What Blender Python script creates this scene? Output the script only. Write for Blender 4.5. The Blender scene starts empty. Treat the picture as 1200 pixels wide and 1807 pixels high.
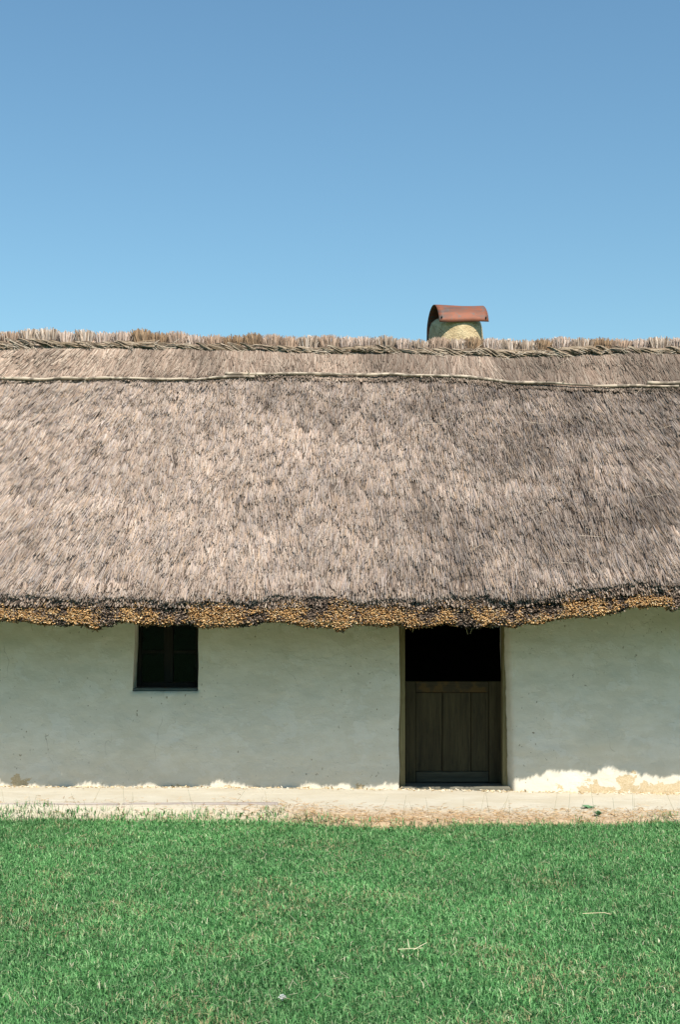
import bpy, bmesh, math, random
import numpy as np
from mathutils import Vector, Matrix

random.seed(7)
rng = np.random.default_rng(11)
SC = bpy.context.scene
COL = SC.collection

# ------------------------------------------------------------------ camera, sky, sun, exposure
CAM_Z = 1.65
cam_d = bpy.data.cameras.new("camera")
cam = bpy.data.objects.new("camera", cam_d)
COL.objects.link(cam)
cam.location = (0, 0, CAM_Z)
cam.rotation_euler = (math.radians(90), 0, 0)
cam_d.sensor_fit = 'VERTICAL'
cam_d.sensor_height = 36.0
cam_d.lens = 36.0 * 2400 / 1807
cam_d.shift_y = (1093 - 903.5) / 1807
cam_d.clip_end = 3000
SC.camera = cam

SUN_EL, SUN_AZ = 51.4, 23.0          # azimuth: degrees to the right of straight behind the camera
world = bpy.data.worlds.new("World")
SC.world = world
world.use_nodes = True
wn = world.node_tree.nodes
wl = world.node_tree.links
bg = wn.get("Background") or wn.new("ShaderNodeBackground")
sky = wn.new("ShaderNodeTexSky")
sky.sky_type = 'NISHITA'
sky.sun_disc = False
sky.sun_elevation = math.radians(SUN_EL)
sky.sun_rotation = math.radians(180 - SUN_AZ)
sky.altitude = 300
sky.air_density = 1.45
sky.dust_density = 0.05
sky.ozone_density = 2.0
tint = wn.new("ShaderNodeMix")             # the film's cooler, greener rendering of the whole sky
tint.data_type = 'RGBA'; tint.blend_type = 'MULTIPLY'
tint.inputs[0].default_value = 1.0
wl.new(sky.outputs[0], tint.inputs[6])
tint.inputs[7].default_value = (0.83, 1.105, 1.18, 1)
wl.new(tint.outputs[2], bg.inputs[0])
bg.inputs[1].default_value = 0.085

sun_d = bpy.data.lights.new("sun", 'SUN')
sun_d.energy = 5.0
sun_d.angle = math.radians(0.55)
sun_d.color = (1.0, 0.945, 0.86)
sun = bpy.data.objects.new("sun", sun_d)
COL.objects.link(sun)
_e, _a = math.radians(SUN_EL), math.radians(SUN_AZ)
to_sun = Vector((math.sin(_a) * math.cos(_e), -math.cos(_a) * math.cos(_e), math.sin(_e)))
sun.rotation_euler = to_sun.to_track_quat('Z', 'Y').to_euler()
sun.location = to_sun * 30

SC.view_settings.view_transform = 'Standard'
SC.view_settings.look = 'None'
SC.view_settings.exposure = 0.38
SC.view_settings.gamma = 1.0
SC.view_settings.use_curve_mapping = False

# ------------------------------------------------------------------ helpers
def fx(px, d): return (px - 600.0) * d / 2400.0
def fz(py, d): return CAM_Z - (py - 1093.0) * d / 2400.0

def _h(ix, iy, seed):
    v = np.sin(ix * 127.1 + iy * 311.7 + seed * 74.7) * 43758.5453
    return v - np.floor(v)

def vnoise(x, y, seed=0):
    x = np.asarray(x, float); y = np.asarray(y, float)
    ix, iy = np.floor(x), np.floor(y)
    tx, ty = x - ix, y - iy
    tx = tx * tx * (3 - 2 * tx); ty = ty * ty * (3 - 2 * ty)
    a = _h(ix, iy, seed); b = _h(ix + 1, iy, seed)
    c = _h(ix, iy + 1, seed); d = _h(ix + 1, iy + 1, seed)
    return (a * (1 - tx) + b * tx) * (1 - ty) + (c * (1 - tx) + d * tx) * ty

def fbm(x, y, seed=0, o=3):
    t = 0; amp = 1; tot = 0
    for k in range(o):
        t = t + amp * vnoise(np.asarray(x) * 2 ** k, np.asarray(y) * 2 ** k, seed + k * 3.1)
        tot += amp; amp *= 0.5
    return t / tot

def np_mesh(name, V, quads=None, tris=None, col=None, smooth=False):
    V = np.asarray(V, np.float32)
    me = bpy.data.meshes.new(name)
    nq = 0 if quads is None else len(quads)
    nt = 0 if tris is None else len(tris)
    loops = []
    if nq: loops.append(np.asarray(quads, np.int32).ravel())
    if nt: loops.append(np.asarray(tris, np.int32).ravel())
    loops = np.concatenate(loops)
    tot = np.concatenate([np.full(nq, 4, np.int32), np.full(nt, 3, np.int32)])
    st = np.concatenate([[0], np.cumsum(tot)[:-1]]).astype(np.int32)
    me.vertices.add(len(V)); me.vertices.foreach_set("co", V.ravel())
    me.loops.add(len(loops)); me.loops.foreach_set("vertex_index", loops)
    me.polygons.add(nq + nt)
    me.polygons.foreach_set("loop_start", st)
    me.polygons.foreach_set("loop_total", tot)
    if smooth:
        me.polygons.foreach_set("use_smooth", np.ones(nq + nt, bool))
    me.update(calc_edges=True)
    if col is not None:
        at = me.color_attributes.new("col", 'FLOAT_COLOR', 'POINT')
        c = np.ones((len(V), 4), np.float32); c[:, :3] = col
        at.data.foreach_set("color", c.ravel())
    me.validate()
    return me

def link(name, me, mat=None, parent=None):
    o = bpy.data.objects.new(name, me)
    COL.objects.link(o)
    if mat is not None and not me.materials: me.materials.append(mat)
    if parent is not None: o.parent = parent
    return o

def empty(name, loc, parent=None):
    o = bpy.data.objects.new(name, None)
    o.empty_display_size = 0.2
    o.location = loc
    COL.objects.link(o)
    if parent is not None: o.parent = parent
    return o

def tag(o, label=None, cat=None, group=None, kind=None):
    if label: o["label"] = label
    if cat: o["category"] = cat
    if group: o["group"] = group
    if kind: o["kind"] = kind
    return o

def unit(v): return v / np.maximum(np.linalg.norm(v, axis=-1, keepdims=True), 1e-9)

def strands(P, D, N, L, W, C, tipw=0.75, capdir=None, bend=None):
    """Reed prisms: root P, direction D, surface normal N, length L, half width W, colour C."""
    n = len(P)
    S = unit(np.cross(D, N)); U = unit(np.cross(S, D))
    T = P + D * L[:, None]
    if bend is not None: T = T + bend
    w = W[:, None]; wt = w * tipw
    V = np.empty((n, 6, 3), np.float32)
    V[:, 0] = P - S * w; V[:, 1] = P + U * w * 1.1; V[:, 2] = P + S * w
    V[:, 3] = T - S * wt; V[:, 4] = T + U * wt * 1.1; V[:, 5] = T + S * wt
    if capdir is not None:
        V[:, 3:] += capdir
    b = (np.arange(n) * 6)[:, None]
    q = np.concatenate([b + np.array([[0, 1, 4, 3]]), b + np.array([[1, 2, 5, 4]])])
    t = b + np.array([[3, 4, 5]])
    CC = np.repeat(C[:, None, :], 6, axis=1)
    return V.reshape(-1, 3), q, t, CC.reshape(-1, 3)

def box_mesh(name, x0, x1, y0, y1, z0, z1, bev=0.004, jit=0.0):
    bm = bmesh.new()
    bmesh.ops.create_cube(bm, size=1)
    for v in bm.verts:
        v.co = Vector(((x0 + x1) / 2 + v.co.x * (x1 - x0), (y0 + y1) / 2 + v.co.y * (y1 - y0), (z0 + z1) / 2 + v.co.z * (z1 - z0)))
        if jit: v.co += Vector([random.uniform(-jit, jit) for _ in range(3)])
    if bev:
        bmesh.ops.bevel(bm, geom=bm.edges[:], offset=bev, segments=1, affect='EDGES')
    me = bpy.data.meshes.new(name); bm.to_mesh(me); bm.free()
    return me

# ------------------------------------------------------------------ materials
class NT:
    def __init__(self, name):
        self.m = bpy.data.materials.new(name); self.m.use_nodes = True
        self.t = self.m.node_tree; self.n = self.t.nodes; self.l = self.t.links
        self.n.clear()
        self.out = self.n.new("ShaderNodeOutputMaterial")
        self.b = self.n.new("ShaderNodeBsdfPrincipled")
        self.l.new(self.b.outputs[0], self.out.inputs[0])
        self.b.inputs["Specular IOR Level"].default_value = 0.25
        self.tc = self.n.new("ShaderNodeTexCoord")
    def put(self, sock, v):
        if isinstance(v, bpy.types.NodeSocket): self.l.new(v, sock)
        elif isinstance(v, (tuple, list)) and len(v) == 3 and sock.type == 'RGBA': sock.default_value = (*v, 1)
        else: sock.default_value = v
    def mapping(self, scale=(1, 1, 1), rot=(0, 0, 0), loc=(0, 0, 0)):
        m = self.n.new("ShaderNodeMapping")
        self.l.new(self.tc.outputs["Object"], m.inputs[0])
        m.inputs["Scale"].default_value = scale; m.inputs["Rotation"].default_value = rot; m.inputs["Location"].default_value = loc
        return m.outputs[0]
    def noise(self, scale, vec=None, detail=4, rough=0.55, dist=0):
        n = self.n.new("ShaderNodeTexNoise")
        self.l.new(vec or self.tc.outputs["Object"], n.inputs["Vector"])
        n.inputs["Scale"].default_value = scale; n.inputs["Detail"].default_value = detail
        n.inputs["Roughness"].default_value = rough; n.inputs["Distortion"].default_value = dist
        return n.outputs["Fac"]
    def voro(self, scale, vec=None, feat='DISTANCE_TO_EDGE'):
        n = self.n.new("ShaderNodeTexVoronoi"); n.feature = feat
        self.l.new(vec or self.tc.outputs["Object"], n.inputs["Vector"])
        n.inputs["Scale"].default_value = scale
        return n.outputs["Distance"]
    def ramp(self, f, stops):
        r = self.n.new("ShaderNodeValToRGB")
        self.put(r.inputs[0], f)
        e = r.color_ramp.elements
        while len(e) < len(stops): e.new(0.5)
        for k, (p, c) in enumerate(stops):
            e[k].position = p
            e[k].color = (*c, 1) if isinstance(c, (tuple, list)) else (c, c, c, 1)
        return r.outputs[0]
    def math(self, op, a, b=0.0, clamp=False):
        m = self.n.new("ShaderNodeMath"); m.operation = op; m.use_clamp = clamp
        self.put(m.inputs[0], a); self.put(m.inputs[1], b)
        return m.outputs[0]
    def mix(self, f, a, b, mode='MIX'):
        m = self.n.new("ShaderNodeMix"); m.data_type = 'RGBA'; m.blend_type = mode
        self.put(m.inputs[0], f); self.put(m.inputs[6], a); self.put(m.inputs[7], b)
        return m.outputs[2]
    def xyz(self, vec=None):
        s = self.n.new("ShaderNodeSeparateXYZ"); self.l.new(vec or self.tc.outputs["Object"], s.inputs[0])
        return s.outputs
    def rng(self, v, a, b, c=0.0, d=1.0, smooth=True):
        m = self.n.new("ShaderNodeMapRange")
        if smooth: m.interpolation_type = 'SMOOTHSTEP'
        self.put(m.inputs[0], v); m.inputs[1].default_value = a; m.inputs[2].default_value = b
        m.inputs[3].default_value = c; m.inputs[4].default_value = d
        return m.outputs[0]
    def bump(self, h, strength=0.4, dist=0.01, prev=None):
        b = self.n.new("ShaderNodeBump")
        b.inputs["Strength"].default_value = strength; b.inputs["Distance"].default_value = dist
        self.put(b.inputs["Height"], h)
        if prev is not None: self.l.new(prev, b.inputs["Normal"])
        return b.outputs[0]
    def done(self, col, rough=0.9, normal=None, metal=0.0):
        self.put(self.b.inputs["Base Color"], col); self.put(self.b.inputs["Roughness"], rough)
        self.b.inputs["Metallic"].default_value = metal
        if normal is not None: self.l.new(normal, self.b.inputs["Normal"])
        return self.m

def mat_attr(name, rough=0.75, trans=0.0, spec=0.2):
    t = NT(name)
    a = t.n.new("ShaderNodeAttribute"); a.attribute_name = "col"
    t.b.inputs["Specular IOR Level"].default_value = spec
    m = t.done(a.outputs["Color"], rough)
    if trans:
        tr = t.n.new("ShaderNodeBsdfTranslucent"); t.l.new(a.outputs["Color"], tr.inputs[0])
        mx = t.n.new("ShaderNodeMixShader"); mx.inputs[0].default_value = trans
        t.l.new(t.b.outputs[0], mx.inputs[1]); t.l.new(tr.outputs[0], mx.inputs[2])
        t.l.new(mx.outputs[0], t.out.inputs[0])
    return m

M_REED = mat_attr("weathered_reed", 0.7)
M_GRASS = mat_attr("grass_blades", 0.55, 0.25, 0.3)
M_DRY = mat_attr("dry_straw", 0.8)

def mat_thatch_core():
    t = NT("thatch_core")
    v = t.mapping((60, 6, 6))
    n = t.noise(1.0, v, 5, 0.6)
    c = t.ramp(n, [(0.3, (0.035, 0.026, 0.02)), (0.7, (0.16, 0.12, 0.09))])
    return t.done(c, 0.9, t.bump(n, 0.8, 0.02))
M_CORE = mat_thatch_core()

def mat_thatch_under():
    t = NT("thatch_underside")
    v = t.mapping((70, 5, 5))
    n = t.noise(1.0, v, 5, 0.6)
    c = t.ramp(n, [(0.3, (0.07, 0.052, 0.022)), (0.7, (0.20, 0.155, 0.06))])
    return t.done(c, 0.9, t.bump(n, 0.8, 0.02))
M_UNDER = mat_thatch_under()

def mat_plaster():
    t = NT("limewashed_mud_plaster")
    x, y, z = t.xyz()
    big = t.noise(1.3, None, 3, 0.5)
    mid = t.noise(5.0, t.mapping((1, 1, 2.2)), 5, 0.6)
    fine = t.noise(60, t.mapping((1, 1, 1.8)), 4, 0.6)
    brush = t.noise(9, t.mapping((1.2, 1, 14)), 4, 0.6)
    white = t.mix(t.rng(mid, 0.35, 0.7), (0.635, 0.605, 0.515), (0.685, 0.66, 0.58))
    white = t.mix(t.math('MULTIPLY', t.rng(big, 0.5, 0.75), 0.35), white, (0.51, 0.485, 0.39))
    # overlapping coats of limewash with thin ragged edges
    coat = t.rng(t.noise(1.7, t.mapping((1, 1, 1.6), (0, 0, 0), (4, 0, 2)), 7, 0.62), 0.515, 0.522)
    coat2 = t.rng(t.noise(2.6, t.mapping((1, 1, 1.3), (0, 0, 0), (8, 0, 5)), 7, 0.6), 0.56, 0.566)
    white = t.mix(t.math('MULTIPLY', coat, 0.30), white, (0.58, 0.55, 0.46))
    white = t.mix(t.math('MULTIPLY', coat2, 0.35), white, (0.72, 0.71, 0.66))
    # rain-splash dirt plus painted warm path bounce at the foot of the wall
    foot = t.math('ADD', z, t.math('MULTIPLY', t.math('SUBTRACT', mid, 0.5), 0.35))
    dirt_bounce = t.math('MULTIPLY', t.rng(foot, 0.60, 0.0), 0.38)
    c = t.mix(dirt_bounce, white, (0.62, 0.53, 0.39))
    # small scuffs and nail-size pocks
    pk = t.noise(38, t.mapping((1, 1, 0.7)), 2, 0.4)
    pm = t.noise(2.3, t.mapping((1, 1, 1), (0, 0, 0), (3, 1, 7)), 2, 0.5)
    pock = t.math('MULTIPLY', t.rng(pk, 0.70, 0.73), t.rng(pm, 0.47, 0.6))
    c = t.mix(t.math('MULTIPLY', pock, 0.75), c, (0.20, 0.16, 0.10))
    # hairline cracks
    wv = t.mapping((1, 1, 0.55))
    wob = t.n.new("ShaderNodeMix"); wob.data_type = 'VECTOR'
    nz = t.n.new("ShaderNodeTexNoise"); nz.inputs["Scale"].default_value = 6; t.l.new(wv, nz.inputs["Vector"])
    wob.inputs[0].default_value = 0.18; t.l.new(wv, wob.inputs[4]); t.l.new(nz.outputs["Color"], wob.inputs[5])
    ed = t.voro(1.5, wob.outputs[1])
    cm = t.noise(1.9, t.mapping((1, 1, 1), (0, 0, 0), (9, 2, 4)), 3, 0.6)
    crack = t.math('MULTIPLY', t.rng(ed, 0.0026, 0.0006), t.rng(cm, 0.55, 0.68))
    c = t.mix(t.math('MULTIPLY', crack, 0.65), c, (0.22, 0.19, 0.14))
    # lime flaked off to the bare mud render low down
    fl = t.noise(3.0, t.mapping((1, 1, 1.5), (0, 0, 0), (1.3, 0, 0.4)), 6, 0.62)
    side = t.rng(x, 2.1, 2.8, 0.01, 0.115)
    lim = t.math('ADD', t.math('MULTIPLY', t.math('SUBTRACT', fl, 0.56), 0.95), side)
    flake = t.rng(t.math('SUBTRACT', lim, t.math('MULTIPLY', z, 0.9)), 0.0, 0.006)
    mud = t.mix(t.rng(fine, 0.35, 0.65), (0.45, 0.35, 0.21), (0.58, 0.47, 0.31))
    c = t.mix(flake, c, mud)
    h = t.math('ADD', t.math('MULTIPLY', t.noise(3.2, t.mapping((1, 1, 1.2)), 4, 0.5), 1.4), t.math('MULTIPLY', brush, 0.06))
    n1 = t.bump(h, 0.55, 0.03)
    n1 = t.bump(t.math('SUBTRACT', coat2, coat), 0.35, 0.004, n1)
    n2 = t.bump(t.math('SUBTRACT', fine, t.math('ADD', t.math('MULTIPLY', flake, 1.2), t.math('MULTIPLY', crack, 2.0))), 0.35, 0.004, n1)
    return t.done(c, 0.93, n2)
M_PLASTER = mat_plaster()

def mat_mud(name, a, b, sc=9.0, st=0.9):
    t = NT(name)
    n = t.noise(sc, None, 6, 0.65); f = t.noise(sc * 6, None, 4, 0.6)
    c = t.mix(t.rng(n, 0.3, 0.7), a, b)
    cr = t.rng(t.voro(11.0), 0.022, 0.0)
    crm = t.math('MULTIPLY', cr, t.rng(t.noise(7), 0.52, 0.66))
    c = t.mix(t.math('MULTIPLY', crm, 0.8), c, (0.12, 0.09, 0.05))
    h = t.math('SUBTRACT', t.math('ADD', n, t.math('MULTIPLY', f, 0.4)), t.math('MULTIPLY', crm, 0.6))
    return t.done(c, 0.95, t.bump(h, st, 0.03))
M_CHIM = mat_mud("chimney_mud_render", (0.50, 0.365, 0.20), (0.68, 0.535, 0.32))

def mat_path():
    t = NT("trodden_clay_path")
    x, y, z = t.xyz()
    n = t.noise(2.2, None, 5, 0.6); f = t.noise(40, None, 5, 0.65); st = t.noise(5, t.mapping((0.6, 4, 1)), 5, 0.6)
    c = t.mix(t.rng(n, 0.3, 0.7), (0.56, 0.51, 0.405), (0.50, 0.44, 0.33))
    c = t.mix(t.math('MULTIPLY', t.rng(st, 0.5, 0.75), 0.5), c, (0.62, 0.58, 0.50))
    c = t.mix(t.math('MULTIPLY', t.rng(f, 0.58, 0.75), 0.35), c, (0.34, 0.26, 0.17))
    ed = t.math('ADD', y, t.math('MULTIPLY', t.math('SUBTRACT', n, 0.5), 0.7))
    c = t.mix(t.math('MULTIPLY', t.rng(ed, 12.1, 11.5), 0.8), c, (0.40, 0.26, 0.14))
    n1 = t.bump(t.math('ADD', n, st), 0.5, 0.03)
    return t.done(c, 0.95, t.bump(f, 0.45, 0.006, n1))
M_PATH = mat_path()

def mat_ground():
    t = NT("lawn_soil")
    n = t.noise(1.2, None, 5, 0.6); f = t.noise(45, None, 4, 0.7)
    c = t.mix(t.rng(n, 0.35, 0.65), (0.035, 0.12, 0.035), (0.06, 0.15, 0.045))
    c = t.mix(t.rng(f, 0.55, 0.8), c, (0.13, 0.13, 0.06))
    return t.done(c, 0.95, t.bump(f, 0.9, 0.03))
M_GROUND = mat_ground()

def mat_wood(name, dark, light, axis='Z', extra=None):
    t = NT(name)
    s = {'Z': (22, 22, 1.6), 'X': (1.6, 22, 22)}[axis]
    oi = t.n.new("ShaderNodeObjectInfo")
    mp = t.mapping(s)
    ad = t.n.new("ShaderNodeVectorMath"); ad.operation = 'ADD'
    t.l.new(mp, ad.inputs[0])
    cmb = t.n.new("ShaderNodeCombineXYZ"); t.put(cmb.inputs[0], t.math('MULTIPLY', oi.outputs["Random"], 50.0)); t.put(cmb.inputs[1], t.math('MULTIPLY', oi.outputs["Random"], 31.0))
    t.l.new(cmb.outputs[0], ad.inputs[1])
    g = t.noise(1.0, ad.outputs[0], 6, 0.65, 0.6); g2 = t.noise(4.0, ad.outputs[0], 3, 0.5)
    c = t.ramp(g, [(0.28, dark), (0.72, light)])
    c = t.mix(t.math('MULTIPLY', t.rng(g2, 0.55, 0.7), 0.5), c, tuple(v * 0.55 for v in dark))
    if extra:
        p = t.noise(9, None, 4, 0.6)
        c = t.mix(t.math('MULTIPLY', t.rng(p, 0.45, 0.58), 0.75), c, extra)
    return t.done(c, 0.75, t.bump(g, 0.5, 0.004))
M_DOOR = mat_wood("door_boards", (0.020, 0.016, 0.007), (0.070, 0.056, 0.025))
M_RAIL = mat_wood("door_rails", (0.03, 0.027, 0.016), (0.08, 0.073, 0.046), 'X')
M_RAILTOP = mat_wood("door_top_rail", (0.022, 0.017, 0.008), (0.055, 0.042, 0.02), 'X', (0.085, 0.05, 0.013))
M_JAMB = mat_wood("door_frame_wood", (0.10, 0.082, 0.036), (0.235, 0.20, 0.10))
M_SILL = mat_wood("threshold_wood", (0.10, 0.095, 0.07), (0.22, 0.205, 0.16), 'X')
M_WINWOOD = mat_wood("window_wood", (0.007, 0.006, 0.005), (0.019, 0.016, 0.011))
M_POLE = mat_wood("peeled_branch", (0.40, 0.30, 0.21), (0.68, 0.57, 0.44), 'X', (0.10, 0.075, 0.055))
M_EDGE = mat_wood("grey_edging_timber", (0.24, 0.20, 0.17), (0.45, 0.385, 0.335), 'X')

def mat_simple(name, c, r=0.9):
    t = NT(name); n = t.noise(8, None, 4, 0.6)
    return t.done(t.mix(t.rng(n, 0.3, 0.7), c, tuple(v * 0.6 for v in c)), r, t.bump(n, 0.4, 0.02))
M_ROOM_DARK = mat_simple("dark_interior", (0.018, 0.015, 0.012))  # near-black colour for the walls, floor and ceiling indoors
M_NAIL = mat_simple("nail_iron", (0.03, 0.025, 0.022), 0.5)

def mat_glass():
    t = NT("old_window_glass")
    tr = t.n.new("ShaderNodeBsdfTransparent"); tr.inputs[0].default_value = (0.75, 0.8, 0.78, 1)
    gl = t.n.new("ShaderNodeBsdfGlossy"); gl.inputs["Roughness"].default_value = 0.06
    fr = t.n.new("ShaderNodeFresnel"); fr.inputs[0].default_value = 1.22
    t.l.new(t.bump(t.noise(4), 0.15, 0.02), gl.inputs["Normal"])
    mx = t.n.new("ShaderNodeMixShader")
    t.l.new(fr.outputs[0], mx.inputs[0]); t.l.new(tr.outputs[0], mx.inputs[1]); t.l.new(gl.outputs[0], mx.inputs[2])
    t.l.new(mx.outputs[0], t.out.inputs[0])
    return t.m
M_GLASS = mat_glass()

def mat_rust():
    t = NT("rusted_sheet_metal")
    st = t.noise(3.0, t.mapping((1.2, 7, 5)), 6, 0.65)
    sp = t.noise(14, None, 5, 0.65)
    c = t.ramp(st, [(0.30, (0.085, 0.07, 0.066)), (0.46, (0.19, 0.08, 0.05)), (0.60, (0.27, 0.092, 0.05)), (0.76, (0.12, 0.085, 0.07))])
    c = t.mix(t.rng(sp, 0.52, 0.66), c, (0.12, 0.11, 0.10))
    return t.done(c, 0.62, t.bump(sp, 0.25, 0.005), 0.15)
M_RUST = mat_rust()

# ------------------------------------------------------------------ layout functions
WALL_Y = 13.30
HX = 5.3                                   # half length of the cottage
EAVE_Y, EAVE_TOP, EAVE_BOT, SLOPE = 12.15, 1.885, 1.59, 0.93
RIDGE_Y = 15.18

def lut(px, py):
    px = np.array(px, float); py = np.array(py, float)
    return px, py
# waviness of the eave and of the ridge, in metres
EX = np.array([-5.3, -3.3, -2.9, -2.2, -1.6, -0.9, -0.2, 0.5, 1.0, 1.5, 1.9, 2.3, 2.65, 3.1, 3.7, 4.4, 5.3])
EZ = np.array([0.03, 0.035, 0.01, -0.005, 0.005, 0.0, 0.01, 0.012, -0.005, 0.0, 0.045, 0.10, 0.14, 0.165, 0.15, 0.13, 0.12])
def eave_dz(X):
    return np.interp(X, EX, EZ) + 0.016 * (vnoise(np.asarray(X) * 4.2, 0.3, 5) - 0.5) + 0.012 * (vnoise(np.asarray(X) * 13, 0.7, 6) - 0.5)
RX = np.array([-5.3, -3.85, -2.9, -1.9, -0.96, 0.0, 0.9, 1.8, 2.25, 3.0, 3.85, 5.3])
RZ = np.array([0.07, 0.065, 0.065, 0.04, 0.02, 0.0, -0.012, -0.045, -0.02, -0.01, 0.0, 0.02])
def ridge_dz(X): return np.interp(X, RX, RZ)

S_LEN = math.hypot(RIDGE_Y - EAVE_Y, (RIDGE_Y - EAVE_Y) * SLOPE)
CP, SP = 1 / math.hypot(1, SLOPE), SLOPE / math.hypot(1, SLOPE)     # cos, sin of the pitch
RN = np.array([0, -SP, CP])               # outward roof normal
def roof_pt(X, s):
    """Point on the thatch surface: s metres up the slope from the eave lip."""
    X = np.asarray(X, float); s = np.asarray(s, float)
    t = s / S_LEN
    y = EAVE_Y + s * CP
    z = EAVE_TOP + s * SP + eave_dz(X) * 0.75 * (1 - t) ** 2 + ridge_dz(X) * t ** 2
    bulge = 0.05 * (fbm(X * 0.9, s * 0.8, 21, 2) - 0.5) + 0.03 * (fbm(X * 2.7, s * 1.6, 23, 2) - 0.5)
    lip = np.clip(1 - s / 0.22, 0, 1) ** 2 * 0.085       # the edge rounds over
    bulge = bulge - lip
    return np.stack([X, y - SP * bulge, z + CP * bulge], -1)

# ------------------------------------------------------------------ ground and path
def sheet(name, xs, ys, zf, mat, smooth=True):
    X, Y = np.meshgrid(xs, ys)
    V = np.stack([X.ravel(), Y.ravel(), zf(X, Y).ravel()], -1)
    nx, ny = len(xs), len(ys)
    i = (np.arange(ny - 1)[:, None] * nx + np.arange(nx - 1)[None, :]).ravel()
    q = np.stack([i, i + 1, i + nx + 1, i + nx], -1)
    return link(name, np_mesh(name, V, q, smooth=smooth), mat)

GZ = -0.11
gx = np.concatenate([np.linspace(-400, -8, 12), np.linspace(-7.5, 7.5, 61), np.linspace(8, 400, 12)])
gy = np.concatenate([np.linspace(-600, -2, 16), np.linspace(0, 20, 81), np.linspace(22, 600, 14)])
def gz(X, Y):
    k = np.clip(1 - np.abs(X) / 9, 0, 1) * ((Y > 1) & (Y < 19))
    return GZ + 0.022 * (fbm(X * 0.9, Y * 0.9, 3) - 0.5) * k
ground = tag(sheet("ground", gx, gy, gz, M_GROUND), kind="structure")

def build_blocker_hills():
    """Low wooded hills added unseen, to block low sky light from the wall."""
    na, nr = 120, 9; V = []; q = []
    for i in range(na):
        a = 2 * math.pi * i / na
        for j in range(nr):
            t = j / (nr - 1); r = 170 + 190 * t
            h = 27 * (0.7 + 0.6 * float(fbm(7 + 4 * math.cos(a), 7 + 4 * math.sin(a) + t * 0.7, 131))) * (t * t * (3 - 2 * t)) + 2.2 * float(vnoise(i * 1.3, j * 1.7, 133)) * (j > 0)
            V.append((r * math.cos(a), r * math.sin(a), GZ - 0.3 + h))
    for i in range(na):
        i2 = (i + 1) % na
        for j in range(nr - 1):
            q.append([i * nr + j, i * nr + j + 1, i2 * nr + j + 1, i2 * nr + j])
    return np_mesh("blocker_hills", np.array(V), np.array(q), smooth=True)
def mat_blocker_hill():
    t = NT("blocker_hill")
    n = t.noise(0.12, None, 6, 0.65); f = t.noise(0.5, None, 4, 0.6)
    c = t.mix(t.rng(n, 0.4, 0.6), (0.035, 0.07, 0.022), (0.075, 0.11, 0.035))
    return t.done(c, 0.95, t.bump(f, 1.0, 2.0))
tag(link("blocker_hills", build_blocker_hills(), mat_blocker_hill()), kind="structure")  # ring added out of view to cut the low sky light

def lawn_edge(X):
    """How near to the wall the lawn grows."""
    px = np.array([-6, -2.9, -1.4, -0.6, -0.1, 0.3, 0.8, 1.3, 1.9, 2.4, 2.9, 6])
    py = np.array([11.93, 11.93, 11.89, 11.80, 11.58, 11.38, 11.48, 11.57, 11.61, 11.67, 11.75, 11.8])
    return np.interp(X, px, py) + 0.22 * (fbm(np.asarray(X) * 2.1, 0.5, 41) - 0.5)
def path_z(X, Y):
    lip = 12.02 - 0.10 * np.clip((X + 0.9) / 0.8, 0, 1)
    w = 0.30 + 0.3 * np.clip((X + 1.0) / 1.0, 0, 1)
    t = np.clip((lip - Y) / w, 0, 1); t = t * t * (3 - 2 * t)
    base = np.where(X > 0, -0.017, -0.006) * X + 0.002
    base = base + 0.014 * (fbm(X * 1.4, Y * 2.4, 8) - 0.5) + 0.006 * (fbm(X * 9, Y * 9, 9) - 0.5)
    return base - 0.055 * t - 0.13 * np.clip((11.4 - Y) / 0.6, 0, 1) - 0.09 * np.clip((lawn_edge(X) - Y) / 0.12, 0, 1)
path = tag(sheet("path", np.linspace(-7, 7, 281), np.concatenate([np.linspace(10.7, 11.8, 30), np.linspace(11.83, 13.42, 54)]), path_z, M_PATH), kind="structure")
for k, (x0, x1, y0) in enumerate([(-4.2, -1.95, 12.03), (-1.93, -0.55, 12.05)]):
    me = box_mesh("edging_plank", x0, x1, y0 - 0.035, y0 + 0.03, -0.11, 0.026 - 0.008 * x1 * 0, 0.008, 0.006)
    link("edging_plank", me, M_EDGE, path)

# ------------------------------------------------------------------ the cottage
cot = empty("cottage", (0, WALL_Y, 0))
tag(cot, "low whitewashed mud cottage with deep grey thatched roof and half door", "cottage")
def part(name, me, mat, parent=cot):
    """Meshes are made in world coordinates; shift them into the cottage's frame."""
    if parent is cot:
        me.transform(Matrix.Translation((0, -WALL_Y, 0)))
    return link(name, me, mat, parent)

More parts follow.
